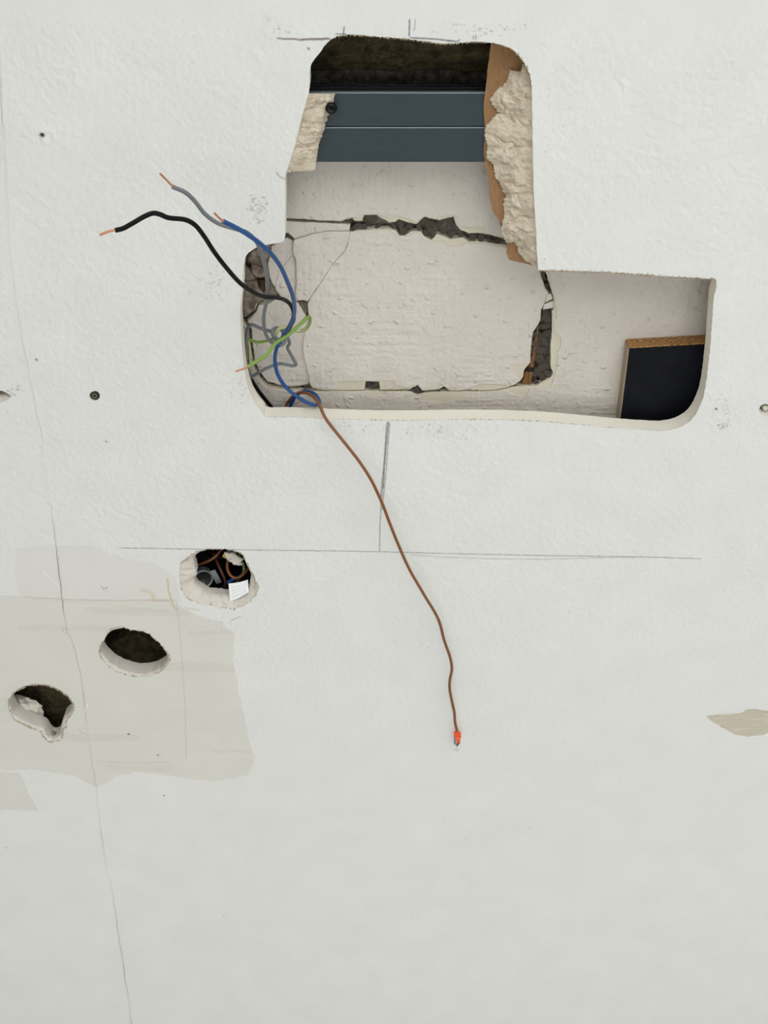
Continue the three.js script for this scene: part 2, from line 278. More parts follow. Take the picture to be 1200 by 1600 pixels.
// ---------------------------------------------------------------- the room behind the camera
const X0 = -2.3, X1 = 2.3, H = 2.65, ZR = 3.4;
const floor = mesh('floor', bx(X0 - 0.2, X1 + 0.2, -0.2, 0, -0.45, ZR + 0.2), M.floor); floor.userData.kind = 'structure';
const KX0 = -0.7, KX1 = 2.1, KZ0 = 0.4, KZ1 = 2.2;                    // a rooflight above, towards the right
const ceil = structure('ceiling');
for (const b of [[X0 - 0.2, KX0, -0.45, ZR + 0.2], [KX1, X1 + 0.2, -0.45, ZR + 0.2], [KX0, KX1, -0.45, KZ0], [KX0, KX1, KZ1, ZR + 0.2]]) mesh('ceiling_panel', bx(b[0], b[1], H, H + 0.2, b[2], b[3]), M.ceiling, ceil);
const roof = structure('window_2');
mesh('window_frame', mergeGeometries([bx(KX0, KX1, H + 0.1, H + 0.16, KZ0, KZ0 + 0.05), bx(KX0, KX1, H + 0.1, H + 0.16, KZ1 - 0.05, KZ1), bx(KX0, KX0 + 0.05, H + 0.1, H + 0.16, KZ0 + 0.05, KZ1 - 0.05), bx(KX1 - 0.05, KX1, H + 0.1, H + 0.16, KZ0 + 0.05, KZ1 - 0.05)]), M.frame, roof);
mesh('window_pane', bx(KX0 + 0.05, KX1 - 0.05, H + 0.128, H + 0.132, KZ0 + 0.05, KZ1 - 0.05), new THREE.MeshPhysicalMaterial({ color: '#ffffff', roughness: 0, transmission: 1, thickness: 0 }), roof);
mesh('wall_left', bx(X0 - 0.2, X0, 0, H, -0.45, ZR), M.room).userData.kind = 'structure';
mesh('wall_right', bx(X1, X1 + 0.2, 0, H, -0.45, ZR), M.room).userData.kind = 'structure';
const WX0 = -1.3, WX1 = 1.6, WY0 = 0.35, WY1 = 2.4;
const rear = structure('wall_rear');
for (const b of [[X0 - 0.2, WX0, 0, H], [WX1, X1 + 0.2, 0, H], [WX0, WX1, 0, WY0], [WX0, WX1, WY1, H]]) mesh('wall_panel', bx(b[0], b[1], b[2], b[3], ZR, ZR + 0.2), M.room, rear);
const win = structure('window_1');
{
  const z0 = ZR + 0.07, z1 = ZR + 0.13, fr = [bx(WX0, WX1, WY0, WY0 + 0.06, z0, z1), bx(WX0, WX1, WY1 - 0.06, WY1, z0, z1)];
  for (const x of [WX0, 0.22, WX1 - 0.06]) fr.push(bx(x, x + 0.06, WY0 + 0.06, WY1 - 0.06, z0, z1));
  mesh('window_frame', mergeGeometries(fr), M.frame, win);
  for (const [a, b] of [[WX0 + 0.06, 0.22], [0.28, WX1 - 0.06]]) mesh('window_pane', bx(a, b, WY0 + 0.06, WY1 - 0.06, ZR + 0.098, ZR + 0.102), new THREE.MeshPhysicalMaterial({ color: '#ffffff', roughness: 0, transmission: 1, thickness: 0 }), win);
}
mesh('ground', bx(-12, 12, -0.4, -0.25, ZR + 0.2, 16), M.outside).userData.kind = 'structure';
for (const [x, z, where] of [[-1.5, 1.3, 'left'], [1.2, 2.8, 'right']]) {  // added panel lamps of an unseen ceiling, to light raster renders
  const t = thing('added_ceiling_light', where === 'left' ? 'added flat white square ceiling light beside the rooflight' : 'added flat white square ceiling light near the window behind', 'ceiling light');
  mesh('light_frame', mergeGeometries([bx(x - 0.32, x + 0.32, H - 0.03, H - 0.002, z - 0.32, z - 0.3), bx(x - 0.32, x + 0.32, H - 0.03, H - 0.002, z + 0.3, z + 0.32), bx(x - 0.32, x - 0.3, H - 0.03, H - 0.002, z - 0.3, z + 0.3), bx(x + 0.3, x + 0.32, H - 0.03, H - 0.002, z - 0.3, z + 0.3)]), M.frame, t);
  mesh('diffuser', bx(x - 0.3, x + 0.3, H - 0.022, H - 0.004, z - 0.3, z + 0.3), std({ color: '#ffffff', emissive: '#fffaf2', emissiveIntensity: 1.2 }), t);
  settle(t);
  const l = new THREE.RectAreaLight('#fffaf2', PANEL_LIGHT, 0.6, 0.6); l.position.set(x, H - 0.035, z); l.rotation.x = -Math.PI / 2; scene.add(l);
}

// ---------------------------------------------------------------- the masonry wall behind the boards
const masonry = structure('wall_back');
mesh('masonry', bx(X0, X1, 0, H, -0.40, -0.15), M.masonry, masonry);
mesh('mortar_bed', relief(345, 1230, 232, 760, 220, 130, (x, y) => -63 + 7 * fbm(x * 0.035, y * 0.035, 3, 4) + 2 * N3(x * 0.3, y * 0.3, 2), -149, -62), M.mortar, masonry);
// old painted plaster, cracked into pieces: each is an undercoat body with a skin of paint
const PZ = -50;
function plaster(body, skin, z = PZ, mat = M.oldPaint, opt = {}) {
  const b = slab('plaster_panel', body, z - 0.9, 8, M.undercoat, masonry, { step: 3.5, amp: 0.7, bevel: 0.2, ...opt });
  if (skin) slab('paint_skin', skin, z, 0.9, mat, b, { step: 3.5, amp: 0.5, bevel: 0.15, ...opt });
  return b;
}
const A_low = [[446, 341], [500, 344.5], [534, 346], [541, 342.5], [551, 340], [554, 345], [566, 345], [569, 336], [588, 336], [598, 342], [609, 347.5], [618, 346], [622, 343], [638, 347.5], [651, 350], [656, 345], [663, 339], [674, 342], [687, 344], [708, 338.5], [713, 352], [721, 360], [732, 364], [755, 364.5], [773, 369], [800, 376]];
const A_skin = [[446, 340], [500, 343.5], [534, 345], [541, 341], [551, 339], [566, 342], [569, 334.5], [589, 334.5], [604, 339.6], [624, 338], [640, 343], [650, 347.5], [656, 343], [663, 337], [678, 341.5], [692, 338.5], [709, 335.5], [717, 354], [733, 355], [757, 355], [756, 362], [774, 366.5], [800, 373]];
slab('shade_band', [[380, 20], [900, 20], [900, 320], [380, 320]], -112, 8, M.mortar, masonry, { step: 12, amp: 0.5 });  // added in place of pale plaster, darker and deep, for shade under the wool
plaster([...A_low, [880, 400], [880, 215], [400, 215], [400, 339]], [...A_skin, [880, 397], [880, 216], [400, 216], [400, 338]]);
const B_skin = [[547, 362], [564, 361.5], [586, 359], [609, 359], [613, 364], [621, 369], [638, 370], [647, 364], [656, 366], [665, 377.5], [676, 379.5], [694, 376.5], [698, 384.5], [717, 385], [730, 380], [755, 381], [768, 383], [787, 386], [805, 392], [830, 405], [838, 415], [840, 428], [845, 436], [850, 451], [855, 458], [851, 466], [848, 479], [844, 485], [843, 499], [839, 509], [832, 519], [829, 541], [828, 553], [827, 566], [806, 570], [808, 588], [812, 596], [800, 602], [791, 602], [766, 599.6], [747, 601], [735, 608], [703, 610], [689, 600], [680, 608], [660, 610], [652, 601], [638, 606], [617, 602], [616, 595], [528, 596], [528, 608], [507, 609], [489, 605], [483, 598], [482, 587], [479, 570], [474, 555], [474, 532], [477, 520], [485, 500], [482, 490], [481, 474], [486, 464], [498, 447], [509, 430], [521, 412], [539, 392], [544, 379]];
const B_body = [[549, 361], [564, 360], [586, 357.6], [609, 357.6], [619, 361], [624, 368], [634, 368], [642, 362], [658, 362], [663, 370], [674, 374.5], [683, 366], [692, 369], [703, 374], [723, 371], [732, 377], [755, 378], [768, 380], [790, 383], [808, 390], [832, 404], [842, 420], [846, 433], [852, 449], [857, 458], [853, 466], [849, 479], [846, 484], [844, 499], [841, 508], [833, 519], [830, 541], [829, 553], [829, 566], [819, 578], [818, 587], [814, 594], [803, 602], [791, 606], [766, 610], [735, 609.5], [705, 611], [694, 604], [684, 609], [662, 610.5], [652, 602], [640, 609], [594, 609], [592, 596], [572, 596], [570, 609], [507, 610], [488, 607], [484, 600], [483, 587], [480, 570], [475, 555], [475, 532], [478, 520], [486, 500], [483, 490], [482, 474], [487, 464], [499, 447], [510, 430], [522, 412], [540, 392], [545, 379]];
plaster(B_body, B_skin);
plaster([[459, 375], [472, 371], [490, 365], [510, 362], [530, 361.6], [546.6, 361.5], [543.9, 378], [538.9, 391.3], [520.9, 411.3], [508.9, 429.3], [497.9, 446.4], [485.8, 463.5], [481, 471], [474, 469], [466, 470], [461, 462], [463, 440], [462, 408], [457, 392]], [[459.5, 375.5], [472, 371.5], [490, 365.5], [510, 362.5], [530, 362], [546.4, 362], [543.7, 378], [538.7, 391.3], [520.7, 411.3], [508.7, 429.3], [497.7, 446.4], [485.6, 463.5], [480.5, 470.5], [474, 468.5], [466, 469.5], [461.6, 462], [463.6, 440], [462.6, 408], [457.6, 392]], PZ + 0.4, M.oldPaint, { amp: 0.3 });
plaster([[446, 345.5], [500, 348], [534, 349.5], [547, 351], [547, 360], [530, 361], [510, 361], [490, 364], [470, 370.5], [458, 374], [452, 366], [440, 362], [440, 345.5]], [[440, 346], [500, 348.5], [534, 350], [546.5, 351.5], [546.5, 359.5], [530, 360.5], [510, 360.5], [490, 363.5], [470, 370], [458, 373], [452, 365], [440, 362]], PZ - 2);
plaster([[434, 379], [444, 374], [455, 374.5], [456.5, 396], [445, 411], [435, 424], [430, 440], [428, 449], [421, 433], [418, 412], [425, 390]], [[434.5, 379.5], [444, 374.5], [454.6, 375], [456, 396], [444.5, 411], [434.5, 424], [429.5, 440], [428, 447], [421.5, 433], [418.5, 412], [425.5, 390]], PZ - 3);
plaster([[457, 398], [461, 408], [462.4, 440], [460, 461], [452, 464], [437, 461], [430, 452], [431, 440], [436, 425], [446, 412]], [[457, 398.5], [460.6, 408], [462, 440], [459.6, 460.6], [452, 463], [437.4, 460.6], [430.5, 452], [431.5, 440], [436.5, 425], [446.4, 412]], PZ - 2.2);
const G = [[420, 474], [436, 464], [452, 467], [466, 473], [474, 487], [482, 500], [484, 520], [482, 532], [482, 555], [486, 570], [488, 587], [482, 601], [455, 604.5], [435, 601], [417, 596], [408, 584], [398, 564], [395, 540], [393, 515], [387, 501], [400, 487], [404, 477]];
plaster(G, G.map(([x, y]) => [x + (436 - x) * 0.015, y + (540 - y) * 0.015]), PZ - 2.6);
const CD_body = [[398, 578], [405, 592], [417, 605], [440, 610], [484, 611.5], [570, 611], [640, 612], [652, 617], [662, 614], [700, 612], [766, 611.5], [790, 607.5], [803, 604.5], [838.5, 603], [847, 597], [859, 591], [864.6, 583], [860.5, 575], [860.5, 561], [860.5, 534], [862, 524], [862.6, 513], [862.6, 487], [865, 481.5], [865, 466], [862, 457], [858, 441.6], [852.5, 423], [848, 390], [1185, 390], [1185, 760], [365, 760], [365, 500], [380, 504], [386, 513], [390, 535], [393, 556]];
const CD_skin = [[397, 579], [404, 593], [416, 606], [440, 611], [482, 612.5], [570, 612], [571, 618], [600, 618], [601, 613], [640, 615], [653, 620], [656, 625.5], [698, 630], [710, 625.5], [732, 616.5], [738, 613.5], [766, 612.5], [790, 610], [803, 617], [821, 619.5], [827, 609], [847, 605], [860, 605], [868, 582], [871.5, 558.5], [870, 550], [875, 546], [877, 531], [873, 523], [867, 520], [865, 498], [869.5, 496.6], [869, 483], [867, 465], [863, 453], [860, 435], [860, 428], [856, 423], [852, 391], [1184, 391], [1184, 759], [366, 759], [366, 502], [379, 506], [385, 514], [389, 536], [392, 557]];
plaster(CD_body, CD_skin);
for (const p of [[[855, 460], [861, 459], [864, 466.5], [852, 473]], [[850, 475.5], [864.4, 470], [864.5, 481], [848.5, 484]], [[600, 600], [612, 597], [615, 606], [605, 608]]]) plaster(p, p.map(([x, y]) => [x + (p[0][0] - x) * 0.02, y + (p[0][1] - y) * 0.02]), PZ - 0.5, M.oldPaint, { amp: 0.15, step: 3 });
slab('paint_skin', [[457, 366], [546, 358], [550, 380], [500, 466], [462, 470], [440, 466], [424, 440], [424, 385]], PZ - 3.3, 4, M.oldPaint, masonry, { amp: 0.3 });   // backing added under the cracked pieces so the cracks stay shallow, not dark
// broken stones and mortar in the cavity's left corner
const S = (x, y) => [370 + x / 9.23, 370 + y / 9.23];
for (const [pts, z, mat] of [
  [[[150, 300], [200, 205], [290, 150], [400, 100], [490, 60], [505, 190], [440, 400], [390, 440], [330, 440], [210, 392], [150, 345]], -54, M.stone],
  [[[212, 402], [330, 452], [405, 455], [410, 600], [300, 600], [222, 560], [200, 500]], -52, M.stone],
  [[[100, 430], [200, 470], [285, 580], [255, 640], [130, 650], [90, 620]], -54, M.stone],
  [[[80, 668], [292, 642], [302, 760], [395, 855], [390, 915], [300, 975], [268, 1070], [130, 1165], [60, 1160], [50, 880]], -53, M.stone],
  [[[308, 608], [405, 608], [410, 800], [325, 790]], -58, M.brownStone],
  [[[470, 610], [600, 830], [560, 855], [466, 850]], -55, M.stone],
  [[[440, 410], [505, 200], [560, 100], [600, 60], [505, 60], [480, 250]], -57, M.brownStone],
  [[[895, 940], [960, 915], [1020, 920], [1030, 1050], [1000, 1140], [960, 1060]], -54.5, M.stone],
]) slab('rubble_stone', pts.map(([x, y]) => S(x, y)), z, 12, mat, masonry, { step: 3, amp: 0.6, bevel: 1.4 });
const lumps = [...Array(4)].map((_, i) => lumpGeo(1, i * 3.7, [1, 0.8, 0.55], 3, 0.4));
function lump(x, y, z, r, mat = M.stone, k = Math.floor(rnd() * 4)) { const m = mesh('mortar_lump', lumps[k], mat, masonry); m.position.copy(at(x, y, z)); m.scale.set(r * rr(0.85, 1.5) / 1000, r * rr(0.75, 1.1) / 1000, r / 1000); m.rotation.set(rr(-0.4, 0.4), rr(-0.4, 0.4), rr(0, 6.2)); return m; }
for (const [x, y, r] of [[556, 355, 3.6], [568, 355, 3.4], [578, 340, 3.6], [573, 342, 3], [584, 342, 3.2], [590, 354, 2.6], [624, 346, 2.6], [615, 352, 2.4], [627, 354, 2.8], [630, 362, 4], [663, 346, 3.8], [672, 350, 3.4], [655, 355, 2.6], [664, 364, 3.6], [676, 366, 3.6], [690, 347, 3.2], [700, 345, 3.8], [698, 354, 2.8], [707, 352, 2.6], [692, 361, 3], [704, 366, 3.4], [720, 367, 3], [738, 370, 4], [752, 372, 3.6], [765, 375, 3], [776, 377, 2.6], [545, 346, 1.6], [641, 354, 2.2]]) lump(x, y, -52.8, r * 0.9);
for (const [x, y, r, b] of [[855, 430, 3, 1], [853, 447, 2.4], [856, 452, 2], [852, 492, 3.6], [846, 497, 3], [856, 500, 4.2], [849, 510, 4.4], [855, 520, 5], [847, 527, 4.4], [838, 522, 3.6], [836, 534, 3.8], [852, 535, 4.2], [840, 545, 4.2], [833, 549, 3.4], [848, 548, 3.8], [843, 560, 5], [834, 566, 3, 1], [852, 572, 4.2], [846, 575, 4], [838, 580, 4], [828, 578, 3.4, 1], [856, 584, 4.2], [846, 588, 3.6], [850, 594, 2.6], [832, 592, 2, 1], [838, 596, 2.4]]) lump(x, y, -53.6, r * 0.88, b ? M.brownStone : M.stone);
for (const [x, y, r] of [[586, 602, 3.4], [579, 604, 2], [650, 608, 3.8], [657, 612, 2.4], [640, 611, 1.8], [686, 607, 2.4], [478, 604, 2.4], [795, 604, 3], [803, 602, 2.6], [576, 600, 1.8], [455, 371, 2.4], [450, 367, 2]]) lump(x, y, -52.8, r * 0.9, rnd() < 0.5 ? M.stone : M.mortar);
// a rusty strip of metal left in the crack
slab('rusty_strip', [[839, 512], [842, 508], [838, 545], [833, 580], [830, 598], [826, 602], [827, 575], [833, 548]], -52.5, 5, M.rust, masonry, { amp: 0.3, bevel: 0.4 });
slab('rusty_strip', [[822, 580], [830, 577], [828, 600], [818, 602], [814, 600], [818, 592]], -54, 6, M.rust, masonry, { amp: 0.5, bevel: 0.8 });

// ---------------------------------------------------------------- the plasterboards
const FT = 1.2, BT = 18;                                             // painted face and whole board, mm
const MAIN = [
  { step: 2.2, amp: 1.0, pts: [[523, 58], [545, 54], [575, 56], [600, 58], [630, 60], [660, 64], [690, 68], [720, 67], [745, 65], [762, 66]] },
  { step: 4, amp: 0.7, pts: [[785, 70], [800, 77], [812, 88], [822, 103], [829, 122], [831, 145], [832, 200], [833, 260], [835, 320], [838, 370], [841, 419]] },
  { step: 1.9, amp: 1.0, pts: [[842, 422], [900, 423.5], [960, 425.5], [1020, 430], [1060, 432.5], [1100, 435], [1118, 436]] },
  { step: 4, amp: 0.8, pts: [[1115, 470], [1112, 510], [1108, 560], [1103, 600], [1097, 626], [1088, 646], [1076, 660], [1059, 669], [1040, 673], [1020, 673]] },
  { step: 4, amp: 0.7, pts: [[960, 669], [900, 663.5], [850, 659], [800, 657], [750, 656], [700, 656], [650, 657], [600, 657], [550, 656], [500, 654], [450, 652], [414, 651]] },
  { step: 4, amp: 0.8, pts: [[411, 645], [400, 632], [390, 612], [383, 585], [379, 550], [376, 510], [376, 480], [379, 450], [380, 420], [384, 402], [395, 390], [415, 383], [437, 379], [444, 375]] },
  { step: 4, amp: 0.4, pts: [[445, 350], [446, 310], [446, 275], [448, 268], [453, 252], [462, 222], [470, 190], [478, 160], [482, 146], [484, 130], [484, 110], [488, 98], [500, 82], [512, 66]] },
];
const smooth = (pts) => new THREE.CatmullRomCurve3(pts.map(([x, y]) => new THREE.Vector3(x, y, 0)), false, 'centripetal').getPoints(pts.length * 5).map((p) => [p.x, p.y]);
function mainOutline(k, sd) { const out = []; MAIN.forEach((s, i) => { const next = MAIN[(i + 1) % MAIN.length].pts[0], q = ragged(smooth([...s.pts, next]), s.step, s.amp * k, false, sd); q.pop(); out.push(...q); }); return out; }
const faceHole = mainOutline(1, 2.5), coreHole = mainOutline(0.45, 2.5);
const HOLE1o = [[280, 905], [281.7, 882], [290, 873], [305, 863], [323, 858], [350, 858], [367, 861], [378, 866], [385, 877], [390, 888], [397, 897], [400, 908], [405, 918], [397, 932], [387, 943], [363, 951], [340, 947], [320, 945], [298, 937], [290, 932], [282, 920]];
const HOLE1i = [[302, 875], [313, 867], [332, 861.5], [347, 861], [370, 863], [378, 872], [384, 887], [389, 896], [391, 908], [390, 922], [384, 932], [367, 939], [345, 938], [322, 934], [304, 920], [302, 910], [306, 902], [302, 888]];
const HOLE2o = [[153.5, 1018], [157, 1006], [164, 998], [171.6, 984], [191, 979], [201, 983], [227, 988], [249, 1004], [258.6, 1016], [265, 1025], [262, 1040], [242, 1053], [225, 1057], [205, 1056], [181, 1048], [164, 1035]];
const HOLE2i = [[155.5, 1018], [161, 1004], [171, 990], [190, 984], [204, 984], [227, 990], [247, 1005], [256.5, 1018], [261, 1028], [258, 1040], [241, 1051], [224, 1054.5], [205, 1053], [183, 1045], [166, 1032]];
const HOLE3o = [[13, 1103], [15, 1092], [24, 1081], [46, 1071], [72, 1070.5], [94, 1080], [109, 1091], [115, 1105], [111, 1117], [102, 1127], [103, 1136], [97, 1140], [98, 1149], [91, 1157], [80, 1159], [69, 1152], [63, 1143], [46, 1136], [29, 1127], [18, 1117]];
const HOLE3i = [[14.5, 1103], [17, 1092], [26, 1082], [46, 1072.5], [72, 1072], [93, 1082], [107, 1092], [112, 1105], [108, 1116], [98, 1126], [96, 1134], [94, 1139], [94, 1147], [88, 1154], [80, 1156], [73, 1150], [67, 1141], [48, 1133], [31, 1124], [20, 1115]];
const HOLE4o = [[-8, 612], [2, 611], [8, 613], [15, 617], [18, 620], [13, 623], [6, 627], [-8, 630]], HOLE4i = [[-7, 613], [2, 612], [8, 614], [13, 617], [14, 619], [10, 620], [4, 621], [-7, 622]];
const circle = (x, y, rx, ry, n = 14) => [...Array(n)].map((_, i) => [x + rx * Math.cos(i / n * 6.2832), y + ry * Math.sin(i / n * 6.2832)]);
const HOLE5o = circle(65, 212, 5.2, 4.8), HOLE5i = circle(65, 212, 3.6, 3.4), SCREWo = circle(148, 618.5, 8.2, 7.6, 18), HOLE6o = [[1185, 640], [1188, 635], [1192, 632], [1200, 632], [1206, 638], [1204, 648], [1196, 650], [1190, 648]], HOLE6i = [[1188, 640], [1191, 635], [1199, 635], [1203, 640], [1201, 645], [1194, 646]];
// resampled by angle so that two outlines can be joined by a surface
function byAngle(pts, n, cx, cy) {
  const q = ragged(smooth([...pts, pts[0]]), 1, 0, true), out = [];
  for (let i = 0; i < n; i++) {
    const a = i / n * Math.PI * 2, dx = Math.cos(a), dy = Math.sin(a); let best = 1e9, hit = [cx, cy];
    for (const [x, y] of q) { const l = Math.hypot(x - cx, y - cy), d = Math.abs(Math.atan2((x - cx) * dy - (y - cy) * dx, (x - cx) * dx + (y - cy) * dy)); if (d < best) { best = d; hit = [cx + dx * l, cy + dy * l]; } }
    out.push(hit);
  }
  return out;
}
const centroid = (p) => [p.reduce((s, q) => s + q[0], 0) / p.length, p.reduce((s, q) => s + q[1], 0) / p.length];
function rim(outer, inner, zIn, amp, n, parent, mat = M.crumb, chip = 1) {    // crater from the painted face to zIn, then the sawn tunnel to the back
  const [cx, cy] = centroid(inner), o = byAngle(outer, n, cx, cy), i_ = byAngle(inner, n, cx, cy);
  for (let k = 0; k < n; k++) { const th = k / n * 6.2832, q = 1 + 0.035 * (N3(Math.cos(th) * 7, Math.sin(th) * 7, cx) + 0.8 * N3(Math.cos(th) * 22, Math.sin(th) * 22, cy)); o[k] = [cx + (o[k][0] - cx) * q, cy + (o[k][1] - cy) * q]; }
  const rows = [[o, -0.1, 0], [o.map((p, k) => [p[0] * 0.75 + i_[k][0] * 0.25, p[1] * 0.75 + i_[k][1] * 0.25]), zIn * 0.3, 1], [o.map((p, k) => [p[0] * 0.4 + i_[k][0] * 0.6, p[1] * 0.4 + i_[k][1] * 0.6]), zIn * 0.55, 1], [i_, zIn, 0.6], [i_, zIn * 0.55 - BT * 0.45, 0.5], [i_, -BT, 0.2]];
  const pts = rows.map(([r, z, a], j) => r.map(([x, y], k) => { const p = at(x, y, 0); p.z = z / 1000; const th = k / n * 6.2832, q = a * amp / 1000 * (1.8 * N3(Math.cos(th) * 5 + j, Math.sin(th) * 5, cx) + N3(Math.cos(th) * 14, Math.sin(th) * 14 + j * 2, cy)); p.z += q; p.x += q * 0.5 * Math.cos(th); p.y -= q * 0.5 * Math.sin(th); return p; }));
  mesh('hole_rim', grid(n, rows.length - 1, (u, v) => pts[Math.round(v * (rows.length - 1))][Math.round(u * n) % n]), mat, parent);
  return { edge: o };
}
const wall = structure('wall_front');
function board(label) { const g = new THREE.Group(); g.name = numbered('plasterboard'); wall.add(g); return g; }
const right = board(), left = board();
const rims = { h1: rim(HOLE1o, HOLE1i, -6, 2.4, 120, right), h2: rim(HOLE2o, HOLE2i, -2.5, 1.2, 120, right, M.crumb), h3: rim(HOLE3o, HOLE3i, -2.5, 1.2, 120, left, M.crumb), h4: rim(HOLE4o, HOLE4i, -6, 1.2, 40, left), h5: rim(HOLE5o, HOLE5i, -1.5, 0.2, 28, right), h6: rim(HOLE6o, HOLE6i, -4, 0.8, 36, right) };
const screwEdge = byAngle(SCREWo, 28, 148, 618.5);
{
  const crack = ragged(CRACK, 5, 0.8, false, 8), line = crack.map(([x, y]) => at(x, y, 0));
  const top = new THREE.Vector3(line[0].x - 0.004, H, 0), bottom = new THREE.Vector3(line[line.length - 1].x + 0.01, 0, 0);
  const edge = [top, ...line, bottom];
  const holesR = [faceHole, rims.h1.edge, rims.h2.edge, rims.h5.edge, rims.h6.edge, screwEdge], holesRc = [coreHole, rims.h1.edge, rims.h2.edge, rims.h5.edge, rims.h6.edge, screwEdge];
  const gap = (p) => 0.00018 + 0.0006 * Math.max(0, 0.3 + 1.6 * N3(p.y * 9, 3.3) + 0.7 * N3(p.y * 60, 8.1));
  const shapeR = () => new THREE.Shape([...edge.map((p) => V2(p)), new THREE.Vector2(X1, 0), new THREE.Vector2(X1, H)]);
  const shapeL = () => new THREE.Shape([...edge.map((p) => new THREE.Vector2(p.x - gap(p), p.y)), new THREE.Vector2(X0, 0), new THREE.Vector2(X0, H)]);
  const sr = shapeR(); sr.holes = holesR.map((h) => toPath(h, 0));
  mesh('painted_face', slabGeo(sr, 0, FT), M.paint, right);
  const sc = shapeR(); sc.holes = holesRc.map((h) => toPath(h, 0));
  mesh('gypsum_core', slabGeo(sc, -FT, BT - FT), M.gypsum, right);
  const sl = shapeL(); sl.holes = [rims.h3.edge, rims.h4.edge].map((h) => toPath(h, 0));
  mesh('painted_face', slabGeo(sl, -0.7, FT), M.paint, left);
  const slc = shapeL(); slc.holes = [rims.h3.edge, rims.h4.edge].map((h) => toPath(h, 0));
  mesh('gypsum_core', slabGeo(slc, -0.7 - FT, BT - FT - 0.7), M.gypsum, left);
}
// torn paper and plaster round the main cut-out
slab('backing_paper', [[767, 62], [765, 85], [762, 105], [758, 145], [755, 165], [757, 200], [756, 240], [759, 265], [764, 280], [766, 310], [770, 330], [780, 345], [785, 365], [792, 378], [792, 395], [795, 406], [820, 412], [838, 417], [850, 410], [846, 200], [844, 120], [830, 85], [810, 68], [785, 58]], -17.4, 0.9, M.paper, right, { step: 3, amp: 0.7, bevel: 0.2 });
function torn(name, inner, outer, zi, zo, bulge, nu, nv, mat, amp) {
  const len = (p) => { const d = [0]; for (let i = 1; i < p.length; i++) d.push(d[i - 1] + Math.hypot(p[i][0] - p[i - 1][0], p[i][1] - p[i - 1][1])); return d; };
  const along = (p) => { const d = len(p); return (t) => { const s = t * d[d.length - 1]; let i = 1; while (i < p.length - 1 && d[i] < s) i++; const f = (s - d[i - 1]) / (d[i] - d[i - 1] || 1); return [p[i - 1][0] + (p[i][0] - p[i - 1][0]) * f, p[i - 1][1] + (p[i][1] - p[i - 1][1]) * f]; }; };
  const I = along(inner), O = along(outer);
  const g = grid(nu + 1, nv, (u0, v) => {
    const k = Math.round(u0 * (nu + 1)), u = Math.max(0, k - 1) / nu;
    const a = at(...I(v), zi), b = at(...O(v), zo), p = a.lerp(b, u);
    if (k === 0) { p.z = (zi - 3) / 1000; return p; }
    const e = Math.min(1, u * 5), w = Math.min(1, (1 - u) * 6), x = p.x * 1000, y = p.y * 1000;
    p.z += e * w * (bulge * (1 - u) * (1 - Math.pow(1 - e, 2)) + amp * (1.7 * fbm(x * 0.05, y * 0.05, 3.1, 2) + 0.8 * Math.abs(N3(x * 0.09, y * 0.11, 6)) * -1.4 + 0.6 * fbm(x * 0.25, y * 0.25, 1.2, 3) - 0.9 * Math.pow(1 - Math.min(1, 3 * Math.abs(N3(x * 0.045 + 0.6 * N3(x * 0.2, y * 0.2), y * 0.06, 14))), 3))) / 1000;
    return p;
  });
  return mesh(name, g, mat, right);
}
const tearIn = ragged([[813, 113], [806, 118], [797, 109], [792, 129], [775.6, 142], [765, 155], [771, 167], [781.6, 176], [771, 184], [761, 195], [758.5, 207], [761, 226], [760, 248], [769.7, 257], [774, 278], [785, 293], [790, 307], [787, 321], [789, 335], [783, 362], [792, 379.5], [802, 376], [811, 388], [810, 395], [821, 407], [838, 416]], 1.5, 2.1, false, 4);
const tearOut = ragged([[817, 100], [826, 116], [830, 138], [832.5, 165], [833, 202], [834, 250], [835.5, 297], [838, 357], [842, 421]], 3, 0.3, false, 6);
torn('torn_plaster', tearIn, tearOut, -15, -2.2, 2.6, 56, 260, M.torn, 2.4);
const tearIn2 = ragged([[523, 147], [522, 157], [512, 180], [507, 200], [498, 224], [494, 248], [492, 265]], 1.5, 1.6, false, 4), tearOut2 = ragged([[480, 146], [476.5, 160], [468.5, 190], [460.5, 222], [451.5, 252], [446, 269.5]], 3, 0.3, false, 6);
torn('torn_plaster', tearIn2, tearOut2, -15, -1.4, 3, 30, 90, M.torn, 1.8);
slab('torn_plaster', [[446, 268], [470, 268], [493, 265], [498, 224], [512, 180], [523, 147], [482, 146], [465, 210]], -16.2, 1.7, M.torn, right, { amp: 0.4 });
